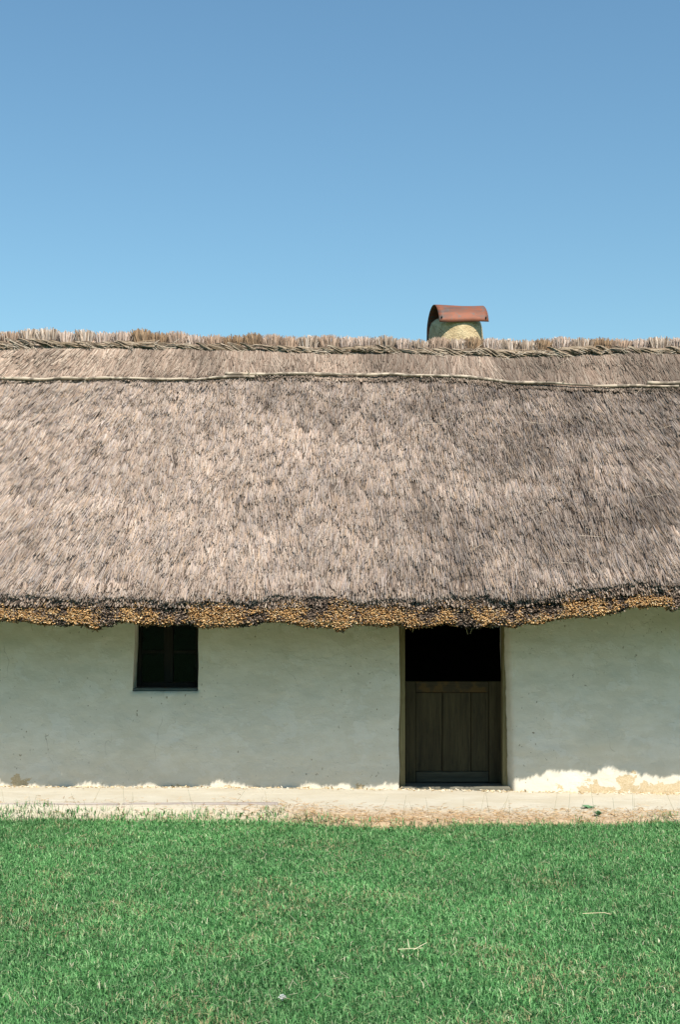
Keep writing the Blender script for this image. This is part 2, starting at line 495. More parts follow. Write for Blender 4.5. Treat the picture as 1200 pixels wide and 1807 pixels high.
# --- front wall with openings
DX0, DX1, DZ1 = 0.582, 1.675, 1.86
WX0, WX1, WZ0, WZ1 = -2.035, -1.39, 0.945, 1.64
def build_wall():
    def lines(a, b, cuts, step):
        pts = [a]
        for c in sorted(cuts) + [b]:
            n = max(1, int(round((c - pts[-1]) / step)))
            pts += list(np.linspace(pts[-1], c, n + 1)[1:])
        return np.array(pts)
    near = lambda c: [c - 0.06, c - 0.025, c, c + 0.025, c + 0.06]
    xs = lines(-HX, HX, near(DX0) + near(DX1) + near(WX0) + near(WX1), 0.04)
    zs = lines(-0.15, 2.45, [0.0] + near(WZ0) + near(WZ1) + near(DZ1), 0.04)
    X, Z = np.meshgrid(xs, zs); nx, nz = len(xs), len(zs)
    Y = WALL_Y + 0.05 * (fbm(X * 0.8, Z * 0.9, 51, 2) - 0.5) + 0.014 * (fbm(X * 3, Z * 4, 52, 3) - 0.5)
    Y = Y - 0.02 * np.clip(0.25 - Z, 0, 0.25) / 0.25 * (fbm(X * 2.2, 0 * Z, 53) > 0.0)
    def rect_d(x0, x1, z0, z1):
        return np.maximum(np.maximum(x0 - X, X - x1), np.maximum(z0 - Z, Z - z1))
    dd = np.minimum(rect_d(DX0, DX1, -1, DZ1), rect_d(WX0, WX1, WZ0, WZ1))
    dd = np.maximum(dd, 0)
    Y = Y + 0.016 * np.exp(-dd / 0.012)
    Xw = X + 0.012 * (vnoise(X * 3, Z * 5, 55) - 0.5) * np.exp(-dd / 0.05)
    # the opening leans: right door edge wider at the foot, window's left edge leaning out downwards
    Xw = Xw + np.exp(-np.abs(X - DX1) / 0.08) * (0.02 - 0.030 * np.clip(Z / 1.5, 0, 1.2)) * ((Z < DZ1 + 0.1))
    Xw = Xw + np.exp(-np.abs(X - WX0) / 0.06) * 0.03 * np.clip((Z - WZ0) / 0.7, 0, 1) * (Z > WZ0 - 0.01)
    V = np.stack([Xw.ravel(), Y.ravel(), Z.ravel()], -1)
    vid = np.arange(nx * nz).reshape(nz, nx)
    cx = (xs[:-1] + xs[1:]) / 2; cz = (zs[:-1] + zs[1:]) / 2
    CX, CZ = np.meshgrid(cx, cz)
    hole = ((CX > DX0) & (CX < DX1) & (CZ < DZ1)) | ((CX > WX0) & (CX < WX1) & (CZ > WZ0) & (CZ < WZ1))
    qs = []
    jj, ii = np.where(~hole)
    qs = np.stack([vid[jj, ii], vid[jj, ii + 1], vid[jj + 1, ii + 1], vid[jj + 1, ii]], -1).tolist()
    V = V.tolist()
    DEP = 0.42
    back = {}
    def bk(v, ox, oz):
        k = (v, ox, oz)
        if k not in back:
            p = V[v]; ids = []
            for f in (0.06, 0.2, 1.0):
                V.append([p[0] + ox * min(1, f / 0.2), WALL_Y + DEP * f + 0.012 * (random.random() - .5) * (f < 1), p[2] + oz * f]); ids.append(len(V) - 1)
            back[k] = ids
        return back[k]
    def near_i(a, v): return int(np.argmin(np.abs(a - v)))
    def strip(vl, ox, oz, flip):
        for a, b in zip(vl[:-1], vl[1:]):
            A, B = [a] + bk(a, ox, oz), [b] + bk(b, ox, oz)
            for k in range(3):
                q = [A[k], B[k], B[k + 1], A[k + 1]]
                qs.append(q[::-1] if flip else q)
    for (x0, x1, z0, z1, splay) in ((DX0, DX1, -0.15, DZ1, 0.0), (WX0, WX1, WZ0, WZ1, 0.0)):
        i0, i1, j0, j1 = near_i(xs, x0), near_i(xs, x1), near_i(zs, z0), near_i(zs, z1)
        strip([vid[j, i0] for j in range(j0, j1 + 1)], 0.0, 0, True)
        strip([vid[j, i1] for j in range(j0, j1 + 1)], -0.045 if z0 < 0 else 0.0, 0, False)
        strip([vid[j1, i] for i in range(i0, i1 + 1)], 0, 0, True)
        if z0 > 0: strip([vid[j0, i] for i in range(i0, i1 + 1)], 0, 0.02, False)
    me = np_mesh("wall", np.array(V), np.array(qs), smooth=True)
    me.set_sharp_from_angle(angle=math.radians(50)) if hasattr(me, "set_sharp_from_angle") else None
    return me
part("wall", build_wall(), M_PLASTER)
for (nm, x0, x1, y0, y1, z0, z1, m) in (
        ("wall", -HX, -HX + 0.3, WALL_Y + 0.06, 17.05, -0.15, 2.45, M_PLASTER),
        ("wall", HX - 0.3, HX, WALL_Y + 0.06, 17.05, -0.15, 2.45, M_PLASTER),
        ("wall", -HX, HX, 17.055, 17.35, -0.15, 2.45, M_PLASTER)):
    part(nm, box_mesh(nm, x0, x1, y0, y1, z0, z1), m)
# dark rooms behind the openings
part("inner_wall", box_mesh("inner_wall", -HX + 0.31, HX - 0.31, 15.4, 15.5, -0.1, 2.2), M_ROOM_DARK)
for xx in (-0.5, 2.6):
    part("inner_wall", box_mesh("inner_wall", xx, xx + 0.12, 13.8, 15.39, -0.1, 2.2), M_ROOM_DARK)
part("inner_floor", box_mesh("inner_floor", -HX + 0.31, HX - 0.31, 13.73, 15.39, -0.2, -0.02), M_ROOM_DARK)
part("ceiling", box_mesh("ceiling", -HX + 0.31, HX - 0.31, 13.34, 17.0, 2.21, 2.3), M_ROOM_DARK)
# near-black inner face of the front wall, left and right of the openings
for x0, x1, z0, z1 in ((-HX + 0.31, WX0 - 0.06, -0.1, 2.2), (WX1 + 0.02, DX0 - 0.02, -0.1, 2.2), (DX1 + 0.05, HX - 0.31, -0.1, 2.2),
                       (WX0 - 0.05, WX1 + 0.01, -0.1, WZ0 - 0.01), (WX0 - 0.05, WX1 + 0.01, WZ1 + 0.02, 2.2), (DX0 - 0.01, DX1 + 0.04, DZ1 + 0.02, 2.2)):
    part("inner_lining", box_mesh("inner_lining", x0, x1, 13.725, 13.74, z0, z1, 0), M_ROOM_DARK)

# --- door: frame, threshold, half leaf
door = empty("door", (1.11, 0.15, 0), cot)
def dpart(name, me, mat):
    me.transform(Matrix.Translation((-1.11, -WALL_Y - 0.15, 0)))
    return link(name, me, mat, door)
dpart("jamb", box_mesh("jamb", 0.584, 0.640, 13.345, 13.52, -0.02, 1.86, 0.006, 0.003), M_JAMB)
dpart("jamb", box_mesh("jamb", 1.603, 1.76, 13.38, 13.54, -0.02, 1.86, 0.006, 0.003), M_JAMB)
dpart("lintel", box_mesh("lintel", 0.652, 1.599, 13.40, 13.54, 1.76, 1.858, 0.006), M_WINWOOD)
dpart("threshold", box_mesh("threshold", 0.59, 1.67, 13.285, 13.66, -0.14, 0.012, 0.010, 0.003), M_SILL)
LY0, LY1 = 13.60, 13.64
LT, LB = 1.032, 0.020
dpart("stile", box_mesh("stile", 0.656, 0.757, LY0, LY1, LB, LT, 0.004), M_DOOR)
dpart("stile", box_mesh("stile", 1.492, 1.650, LY0, LY1, LB, LT, 0.004), M_DOOR)
dpart("top_rail", box_mesh("top_rail", 0.759, 1.490, LY0 + 0.002, LY1, LT - 0.112, LT - 0.002, 0.004), M_RAILTOP)
dpart("bottom_rail", box_mesh("bottom_rail", 0.759, 1.490, LY0 + 0.002, LY1, LB + 0.002, LB + 0.108, 0.006), M_RAIL)
for x0, x1 in ((0.759, 1.022), (1.030, 1.311), (1.318, 1.490)):
    dpart("plank", box_mesh("plank", x0, x1, LY0 + 0.013, LY1 - 0.004, LB + 0.112, LT - 0.116, 0.003, 0.001), M_DOOR)
dpart("backing_board", box_mesh("backing_board", 0.66, 1.63, LY1 + 0.004, LY1 + 0.012, LB + 0.01, LT - 0.02, 0), M_WINWOOD)

# --- window
win = empty("window", (-1.71, 0.3, 1.3), cot)
def wpart(name, me, mat):
    me.transform(Matrix.Translation((1.71, -WALL_Y - 0.3, -1.3)))
    return link(name, me, mat, win)
FY0, FY1 = 13.56, 13.62
wa, wb, wc, wd = WX0 + 0.002, WX1 - 0.002, WZ0 + 0.004, WZ1 - 0.003
wpart("frame", box_mesh("frame", wa, wa + 0.05, FY0, FY1, wc, wd), M_WINWOOD)
wpart("frame", box_mesh("frame", wb - 0.05, wb, FY0, FY1, wc, wd), M_WINWOOD)
wpart("frame", box_mesh("frame", wa + 0.052, wb - 0.052, FY0, FY1, wc + 0.02, wc + 0.075), M_WINWOOD)
wpart("frame", box_mesh("frame", wa + 0.052, wb - 0.052, FY0, FY1, wd - 0.055, wd), M_WINWOOD)
mid = (wa + wb) / 2
wpart("mullion", box_mesh("mullion", mid - 0.045, mid + 0.045, FY0 - 0.006, FY1, wc + 0.077, wd - 0.057), M_WINWOOD)
for x0, x1 in ((wa + 0.052, mid - 0.047), (mid + 0.047, wb - 0.052)):
    zc = 1.325
    wpart("glazing_bar", box_mesh("glazing_bar", x0, x1, FY0 + 0.006, FY1 - 0.01, zc - 0.014, zc + 0.014, 0.003), M_WINWOOD)
    for z0, z1 in ((wc + 0.077, zc - 0.016), (zc + 0.016, wd - 0.057)):
        wpart("pane", box_mesh("pane", x0 + 0.001, x1 - 0.001, FY0 + 0.025, FY0 + 0.029, z0, z1, 0), M_GLASS)
wpart("sill", box_mesh("sill", wa + 0.006, wb - 0.01, 13.335, 13.558, wc - 0.002, wc + 0.026, 0.006, 0.003), mat_wood("window_sill_wood", (0.07, 0.085, 0.08), (0.14, 0.165, 0.155), 'X'))

# --- roof core: closed thatch body
def build_core():
    nx = 160; xs = np.linspace(-HX - 0.35, HX + 0.35, nx)
    prof = []          # list of functions of X -> point
    rows = []
    S = np.concatenate([np.linspace(0, 0.3, 8), np.linspace(0.4, S_LEN, 26)])
    dz = eave_dz(xs)
    def R(y, z): rows.append(np.stack([xs, np.broadcast_to(y, xs.shape) + 0 * xs, np.broadcast_to(z, xs.shape) + 0 * xs], -1))
    # underside back to front
    R(18.3, 2.05); R(17.2, 2.46)
    R(15.2, 3.9)
    R(WALL_Y + 0.05, 2.46 + 0 * dz)
    R(EAVE_Y + 0.17, EAVE_BOT + 0.06 + dz)
    R(EAVE_Y + 0.09, EAVE_BOT + 0.035 + dz)
    R(EAVE_Y + 0.06, EAVE_BOT + 0.085 + dz)
    R(EAVE_Y + 0.08, EAVE_BOT + 0.17 + dz)
    for s in S:
        p = roof_pt(xs, np.full(nx, s)) - RN * 0.03
        rows.append(p)
    rz = EAVE_TOP + S_LEN * SP + ridge_dz(xs)
    R(RIDGE_Y + 0.05, rz + 0.04); R(RIDGE_Y + 0.25, rz + 0.03); R(RIDGE_Y + 0.5, rz - 0.16)
    R(18.25, 2.2 + 0.1)
    V = np.concatenate(rows); nr = len(rows)
    q = []
    for r in range(nr):
        r2 = (r + 1) % nr
        a = r * nx + np.arange(nx - 1); b = r2 * nx + np.arange(nx - 1)
        q.append(np.stack([a, a + 1, b + 1, b], -1))
    me = np_mesh("roof", V, np.concatenate(q), smooth=True)
    me.materials.append(M_CORE); me.materials.append(M_UNDER)
    mi = np.zeros(len(me.polygons), np.int32)
    mi[: (nx - 1) * 5] = 1; mi[-(nx - 1):] = 1
    me.polygons.foreach_set("material_index", mi)
    # end caps
    bm = bmesh.new(); bm.from_mesh(me)
    bmesh.ops.recalc_face_normals(bm, faces=bm.faces[:])
    bm.to_mesh(me); bm.free()
    return me
roof = part("roof", build_core(), None)
# gable walls close the ends beneath the thatch
for sx in (-1, 1):
    bm = bmesh.new()
    pts = [(13.4, 2.4), (17.1, 2.4), (15.2, 4.25)]
    vs = []
    for x in (sx * (HX - 0.02), sx * (HX - 0.14)):
        vs.append([bm.verts.new((x, y, z)) for y, z in pts])
    bm.faces.new(vs[0]); bm.faces.new(vs[1][::-1])
    for k in range(3): bm.faces.new([vs[0][k], vs[1][k], vs[1][(k + 1) % 3], vs[0][(k + 1) % 3]])
    bmesh.ops.recalc_face_normals(bm, faces=bm.faces[:])
    me = bpy.data.meshes.new("gable"); bm.to_mesh(me); bm.free()
    part("gable", me, M_PLASTER)

def rpart(name, me, mat):
    me.transform(Matrix.Translation((0, -WALL_Y, 0)))
    return link(name, me, mat, roof)

# --- thatch: reeds lying down the slope
POLE_X = np.array([-5.3, -3.75, -3.2, -2.4, -1.5, -0.6, 0, 0.6, 1.2, 1.9, 2.5, 3.1, 3.75, 5.3])
POLE_PY = np.array([676, 674, 675, 674, 672, 666, 666, 666, 668, 676, 683, 686, 686, 684])
def s_from_py(X, py):
    """slope coordinate whose image height is py (solved on the mean plane)."""
    k = (1093.0 - py) / 2400.0
    d = (EAVE_TOP - CAM_Z - EAVE_Y * SLOPE - 0) / (k - SLOPE)
    return (d - EAVE_Y) / CP
POLE_S = s_from_py(POLE_X, POLE_PY)
def pole_s(X): return np.interp(X, POLE_X, POLE_S)

def lean(X):
    return np.interp(X, [-5.3, -3.8, -2.4, -0.9, 0.6, 2.0, 3.8, 5.3], [-0.17, -0.16, -0.08, -0.01, 0.0, 0.04, 0.10, 0.12])

DOWN = np.array([0, -CP, -SP]); LAT = np.array([1.0, 0, 0])
def pick(n, cols, probs):
    return np.array(cols)[rng.choice(len(cols), n, p=probs)]

def build_thatch():
    out = []
    # main slope below the pole
    n = 258000
    X = rng.uniform(-HX - 0.3, HX + 0.3, n)
    s = rng.uniform(0.0, 1.0, n) * (pole_s(X) + 0.20)
    # clump ids
    rowh = 0.11; row = np.floor(s / rowh + vnoise(X * 1.7, s * 0.0, 61) * 3)
    cw = 0.045; cx = np.floor(X / cw + _h(row, 0, 62) * 7 + s * 1.5)
    c1, c2, c3, c4 = _h(cx, row, 63), _h(cx, row, 64), _h(cx, row, 65), _h(cx, row, 66)
    a = lean(X) + (fbm(X * 1.6, s * 1.2, 67) - 0.5) * 0.26 + (c1 - 0.5) * 0.16 + rng.normal(0, 0.075, n)
    tilt = 0.05 + 0.07 * c2 + 0.05 * rng.random(n)
    L = 0.12 + 0.11 * rng.random(n) + 0.04 * c3
    ragged = fbm(X * 3.3, 0.9, 74, 3)
    L = np.minimum(L, s + 0.03 * c3 + np.clip(0.16 * (ragged - 0.32), -0.01, 0.10))
    D = np.cos(a)[:, None] * DOWN + np.sin(a)[:, None] * LAT
    D = unit(D + RN * np.sin(tilt)[:, None])
    P = roof_pt(X, s) - RN * (0.020 + 0.022 * (1 - c2) + 0.012 * rng.random(n))[:, None]
    # tone: the left half is paler, the right half browner and darker
    dark = 0.5 + (fbm(X * 0.9 + 3, s * 0.9, 71, 3) - 0.5) * 0.14 + (fbm(X * 9 - lean(X) * 9 * s, s * 2.2, 72, 3) - 0.5) * 0.22 + (fbm(X * 1.3, s * 3.6, 73, 3) - 0.5) * 0.20
    side = np.interp(X, [-5, -2.5, 0, 2.0, 5], [-0.11, -0.09, -0.01, 0.05, 0.08]) + 0.05 * np.clip((s - 2.2) / 1.2, 0, 1) * (X > -1.5)
    low = np.clip((s - 0.35) / 0.5, 0, 1)
    val = 1.0 - np.clip((dark + side - 0.42) * 2.2, -0.15, 0.75)
    base = pick(n, [(0.44, 0.335, 0.265), (0.50, 0.41, 0.34), (0.37, 0.27, 0.21), (0.44, 0.31, 0.21), (0.36, 0.30, 0.275)], [.3, .25, .2, .1, .15])
    C = base * (val * (0.75 + 0.5 * rng.random(n)) * (0.88 + 0.18 * c4))[:, None]
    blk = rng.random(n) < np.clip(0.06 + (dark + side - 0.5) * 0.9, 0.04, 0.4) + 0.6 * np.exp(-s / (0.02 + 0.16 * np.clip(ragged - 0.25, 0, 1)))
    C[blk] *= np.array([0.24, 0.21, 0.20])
    W = 0.0018 + 0.0025 * rng.random(n) ** 1.5
    # gashes where reeds have slipped: sunken slots with their shade painted dark
    sink = np.zeros(n)
    for k in range(95):
        gx, gs = rng.uniform(-5.2, 5.2), rng.uniform(0.15, 3.4)
        wd, ln = rng.uniform(0.008, 0.020), rng.uniform(0.05, 0.13)
        tl = math.tan(float(lean(gx)) + rng.normal(0, 0.15))
        dv = s - gs; du = X - gx + dv * tl
        sink = np.maximum(sink, np.clip(1.6 - 1.6 * ((du / wd) ** 2 + (dv / ln) ** 2), 0, 1))
    P = P - RN * (0.03 * sink)[:, None]
    C = C * (1 - 0.85 * sink)[:, None]
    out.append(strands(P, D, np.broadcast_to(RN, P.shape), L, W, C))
    # ridge cap above the pole: longer, smoother straw
    n = 34000
    X = rng.uniform(-HX - 0.3, HX + 0.3, n)
    p = pole_s(X)
    s = p - 0.02 + rng.random(n) * (S_LEN - p + 0.14)
    cl = _h(np.floor(X / 0.05), np.floor(s / 0.2), 81); cl2 = _h(np.floor(X / 0.035 + s), np.floor(s / 0.25), 82)
    a = np.interp(X, [-5, -3.6, -2.2, -1, 0, 2, 3.8], [-0.28, -0.25, -0.20, -0.04, -0.08, 0.06, 0.10]) + (fbm(X * 2.0, s * 0.7, 83) - 0.5) * 0.4 + (cl - .5) * 0.3 + rng.normal(0, 0.10, n)
    L = 0.22 + 0.2 * rng.random(n)
    L = np.minimum(L, np.maximum(s - p + 0.06 * rng.random(n), 0.07))
    D = unit(np.cos(a)[:, None] * DOWN + np.sin(a)[:, None] * LAT + RN * (0.02 + 0.05 * cl2)[:, None])
    s2 = np.minimum(s, S_LEN)
    P = roof_pt(X, s2) + RN * (-0.008 + 0.014 * rng.random(n))[:, None]
    base = pick(n, [(0.43, 0.32, 0.245), (0.49, 0.385, 0.30), (0.35, 0.245, 0.18), (0.22, 0.155, 0.115)], [.35, .2, .3, .15])
    dk = fbm(X * 2.2, s * 0.6, 84) + np.interp(X, [-5, -1, 1.5, 5], [-0.15, -0.03, 0.12, 0.16])
    C = base * ((1.0 - np.clip((dk - 0.42) * 1.3, -0.1, 0.5)) * (0.7 + 0.55 * rng.random(n)) * (0.8 + 0.3 * cl2))[:, None]
    W = 0.003 + 0.004 * rng.random(n)
    out.append(strands(P, D, np.broadcast_to(RN, P.shape), L, W, C))
    # stray long straws lying askew
    n = 55
    X = rng.uniform(-4.6, 4.6, n); s = rng.uniform(0.3, S_LEN, n)
    a = rng.uniform(-1.5, 1.5, n)
    D = unit(np.cos(a)[:, None] * DOWN + np.sin(a)[:, None] * LAT + RN * 0.03)
    out.append(strands(roof_pt(X, s) + RN * 0.03, D, np.broadcast_to(RN, (n, 3)), 0.10 + 0.16 * rng.random(n), np.full(n, 0.002), np.tile([[0.46, 0.37, 0.28]], (n, 1))))
    return out

def build_eave():
    """The cut butt ends of the reeds that show along the eave."""
    out = []
    n = 62000
    X = rng.uniform(-HX - 0.3, HX + 0.3, n); v = rng.random(n)
    lob = fbm(X * 4.2, 0.2, 91, 2); lob2 = fbm(X * 13, 0.6, 92, 2)
    gap = np.clip((vnoise(X * 3.1 + 0.4, 0.1, 93) - 0.72) * 5, 0, 1)
    top = EAVE_TOP - 0.06 + eave_dz(X) * 0.85
    bot = EAVE_BOT + eave_dz(X) - 0.06 * (lob - 0.5) * 2 - 0.03 * (lob2 - .5) - 0.02 * (vnoise(X * 31, 0.3, 94) - 0.5) + 0.02 * gap
    hole0 = vnoise(X * 5.2, v * 1.8, 98) * 0.6 + vnoise(X * 15, v * 4.5, 99) * 0.4
    z = top + (bot - top) * v
    y = EAVE_Y + np.interp(v, [0, 0.3, 0.7, 0.88, 1.0], [0.055, 0.045, 0.0, -0.005, 0.055]) - 0.05 * (lob - 0.5) - 0.018 * (lob2 - 0.5) + 0.012 * gap + 0.02 * rng.random(n) + 0.14 * np.clip(hole0 - 0.55, 0, 0.22)
    P = np.stack([X, y, z], -1)
    pit = rng.uniform(-0.40, 0.40, n); yaw = rng.normal(0, 0.35, n)
    D = np.stack([np.sin(yaw) * np.cos(pit), -np.cos(yaw) * np.cos(pit), np.sin(pit)], -1)
    L = 0.02 + 0.035 * rng.random(n)
    up = np.broadcast_to(np.array([0, 0, 1.0]), P.shape)
    # top courses mostly dark, lower ones mostly gold
    edge = 0.19 + 0.75 * (fbm(X * 2.6, 0.4, 95) - 0.5) + 0.45 * (lob2 - 0.5) + 0.25 * gap + 0.25 * (vnoise(X * 16, v * 5, 97) - 0.5)
    hole = hole0
    pd = 1 / (1 + np.exp((v - edge) / 0.13))
    isd = rng.random(n) < np.clip(pd * 0.92 + 0.12 + 0.65 * gap + np.clip((hole - 0.53) * 4.5, 0, 0.8), 0, 0.97)  # dark ends also paint shade into the gaps and recessed holes
    C = pick(n, [(0.60, 0.36, 0.15), (0.46, 0.25, 0.09), (0.66, 0.45, 0.22), (0.30, 0.15, 0.055), (0.74, 0.58, 0.36)], [.3, .27, .18, .17, .08])
    C = C * (0.6 + 0.6 * rng.random(n))[:, None]
    dk = pick(n, [(0.05, 0.034, 0.024), (0.10, 0.07, 0.05), (0.20, 0.145, 0.105), (0.34, 0.26, 0.20)], [.32, .28, .22, .18])
    C[isd] = dk[isd]
    W = 0.003 + 0.0036 * rng.random(n)
    out.append(strands(P, D, up, L, W, C, tipw=1.0, capdir=None))
    # fringe of the upper courses hanging over the cut
    n = 10000
    X = rng.uniform(-HX - 0.3, HX + 0.3, n); s = 0.16 * rng.random(n) ** 1.6
    cl = _h(np.floor(X / 0.05), np.floor(s / 0.06), 96)
    a = lean(X) + (cl - .5) * 0.4 + rng.normal(0, 0.13, n)
    D = unit(np.cos(a)[:, None] * DOWN + np.sin(a)[:, None] * LAT + RN * (0.02 + 0.12 * cl)[:, None])
    L = 0.05 + 0.06 * rng.random(n)
    P = roof_pt(X, np.maximum(s, 0)) + RN * (-0.022 + 0.016 * rng.random(n))[:, None]
    C = pick(n, [(0.42, 0.325, 0.255), (0.34, 0.25, 0.19), (0.16, 0.11, 0.08), (0.07, 0.05, 0.038)], [.18, .26, .28, .28]) * (0.7 + 0.5 * rng.random(n))[:, None]
    out.append(strands(P, D, np.broadcast_to(RN, P.shape), L, 0.0035 + 0.004 * rng.random(n), C))
    # a few reeds hanging loose below
    n = 60
    X = rng.uniform(-HX, HX, n)
    P = np.stack([X, np.full(n, EAVE_Y + 0.12), EAVE_BOT + eave_dz(X) + 0.02], -1)
    D = unit(np.stack([rng.normal(0, 0.3, n), rng.normal(-0.15, 0.2, n), -np.ones(n)], -1))
    out.append(strands(P, D, np.tile([[0, -1.0, 0]], (n, 1)), 0.04 + 0.06 * rng.random(n), np.full(n, 0.002), np.tile([[0.5, 0.4, 0.22]], (n, 1))))
    return out

def join(parts):
    V, Q, T, C = [], [], [], []; o = 0
    for v, q, t, c in parts:
        V.append(v); Q.append(q + o); T.append(t + o); C.append(c); o += len(v)
    return np.concatenate(V), np.concatenate(Q), np.concatenate(T), np.concatenate(C)

v, q, t, c = join(build_thatch())
tag(rpart("thatch", np_mesh("thatch", v, q, t, c), M_REED), kind="stuff")
v, q, t, c = join(build_eave())
tag(rpart("eave_reed_ends", np_mesh("eave_reed_ends", v, q, t, c), M_REED), label="golden cut reed ends along the eave", kind="stuff")

# --- ridge: upright straw tufts above a twisted straw braid
def tuft_mesh(k):
    n = 280
    w = random.uniform(0.100, 0.132); h = random.uniform(0.125, 0.160)
    tone = [0, 1, 3, 3, 0, 2, 1, 3][k % 8]
    u = rng.uniform(-1, 1, n)
    P = np.stack([u * w * 0.66, rng.uniform(-0.05, 0.12, n), np.full(n, -0.06)], -1)
    D = unit(np.stack([u * 0.22 + rng.normal(0, 0.13, n), rng.normal(-0.05, 0.1, n), np.ones(n)], -1))
    L = (h + 0.06) * (0.80 + 0.24 * rng.random(n)) - 0.03 * np.abs(u) ** 4
    base = [[(0.54, 0.42, 0.32), (0.44, 0.325, 0.235), (0.60, 0.51, 0.42)], [(0.40, 0.285, 0.19), (0.50, 0.375, 0.27), (0.31, 0.205, 0.13)],
            [(0.33, 0.22, 0.12), (0.24, 0.155, 0.085), (0.42, 0.30, 0.18)], [(0.40, 0.31, 0.22), (0.60, 0.51, 0.40), (0.28, 0.20, 0.13)], [(0.17, 0.11, 0.065), (0.26, 0.17, 0.10), (0.34, 0.24, 0.15)]][tone]
    C = pick(n, base, [.45, .35, .2]) * ((0.35 + 0.8 * rng.random(n)) * (1 - 0.5 * np.abs(u) ** 3))[:, None] * np.array([1.0, 0.98, 1.03])  # flanks darkened: painted shade between neighbouring tufts
    v, q, t, c = strands(P, D, np.tile([[0, -1.0, 0]], (n, 1)), L, 0.0022 + 0.003 * rng.random(n), C, tipw=0.9)
    return np_mesh("ridge_tuft", v, q, t, c)
tufts = [tuft_mesh(k) for k in range(14)]
BRAID_Y = RIDGE_Y - 0.10
def braid_z(X):
    return EAVE_TOP + (BRAID_Y - EAVE_Y) * SLOPE + ridge_dz(X) + 0.035 + 0.012 * np.sin(np.asarray(X) * 5.1) 
x = -HX - 0.2; k = 0; last = -1
while x < HX + 0.25:
    i = random.randrange(len(tufts))
    if i == last: i = (i + 1) % len(tufts)
    last = i
    o = link("ridge_tuft", tufts[i], M_REED, roof)
    o.location = (x, BRAID_Y + 0.07 - WALL_Y, float(braid_z(x)) + 0.015 + random.uniform(-0.012, 0.012))
    o.rotation_euler = (random.uniform(-0.05, 0.05), random.uniform(-0.07, 0.07), random.uniform(-0.15, 0.15))
    o.scale = (random.choice([-1, 1]) * random.uniform(0.92, 1.1), 1, random.uniform(0.9, 1.06))
    x += random.uniform(0.185, 0.235)

def braid_mesh(k):
    """one turn of the braid: a bent bundle of straws, rising at the left and tucked in at the right"""
    n = 44; parts = []
    ph = rng.uniform(0, 2 * math.pi, n); rr = 0.015 * np.sqrt(rng.random(n))
    seg = 4; L = 0.25
    col = pick(n, [(0.40, 0.31, 0.22), (0.30, 0.215, 0.14), (0.50, 0.41, 0.31), (0.12, 0.085, 0.06)], [.3, .3, .15, .25]) * (0.5 + 0.7 * rng.random(n))[:, None]
    off = np.stack([np.zeros(n), rr * np.cos(ph), rr * np.sin(ph)], -1)
    jit = rng.normal(0, 0.017, (n, 3))
    def ctr(t):
        return np.array([(t - 0.5) * L, -0.030 * math.sin(t * math.pi) + 0.012, 0.030 * math.cos(t * math.pi)])
    for sgm in range(seg):
        t0, t1 = sgm / seg, (sgm + 1) / seg
        w0 = 0.45 + 0.75 * math.sin(t0 * math.pi); w1 = 0.45 + 0.75 * math.sin(t1 * math.pi)
        A = ctr(t0) + off * w0 + jit * t0; B = ctr(t1) + off * w1 + jit * t1
        d = B - A; ln = np.linalg.norm(d, axis=1)
        parts.append(strands(A, unit(d), np.tile([[0, -0.8, 0.6]], (n, 1)), ln * 1.05, 0.0022 + 0.0022 * rng.random(n), col, tipw=1.0))
    # loose ends
    m = 11
    A = ctr(0.9) + rng.normal(0, 0.012, (m, 3))
    D = unit(np.stack([rng.uniform(0.2, 1, m), rng.uniform(-0.7, 0.0, m), rng.uniform(-0.8, 0.3, m)], -1))
    parts.append(strands(A, D, np.tile([[0, -0.8, 0.6]], (m, 1)), 0.04 + 0.08 * rng.random(m), np.full(m, 0.003), np.tile([[0.52, 0.43, 0.33]], (m, 1))))
    v, q, t, c = join(parts)
    return np_mesh("braid_strand", v, q, t, c)
braids = [braid_mesh(k) for k in range(7)]
x = -HX - 0.2; k = 0
while x < HX + 0.25:
    o = link("braid_strand", braids[k % len(braids)] if random.random() > 0.3 else random.choice(braids), M_REED, roof)
    o.location = (x, BRAID_Y - 0.04 - WALL_Y, float(braid_z(x)) - 0.015 + random.uniform(-0.007, 0.007))
    o.rotation_euler = (random.uniform(-0.3, 0.3), random.uniform(-0.22, 0.26), random.uniform(-0.2, 0.2))
    o.scale = (random.uniform(0.8, 1.15), random.uniform(0.8, 1.2), random.uniform(0.75, 1.15))
    x += random.uniform(0.085, 0.145); k += 1

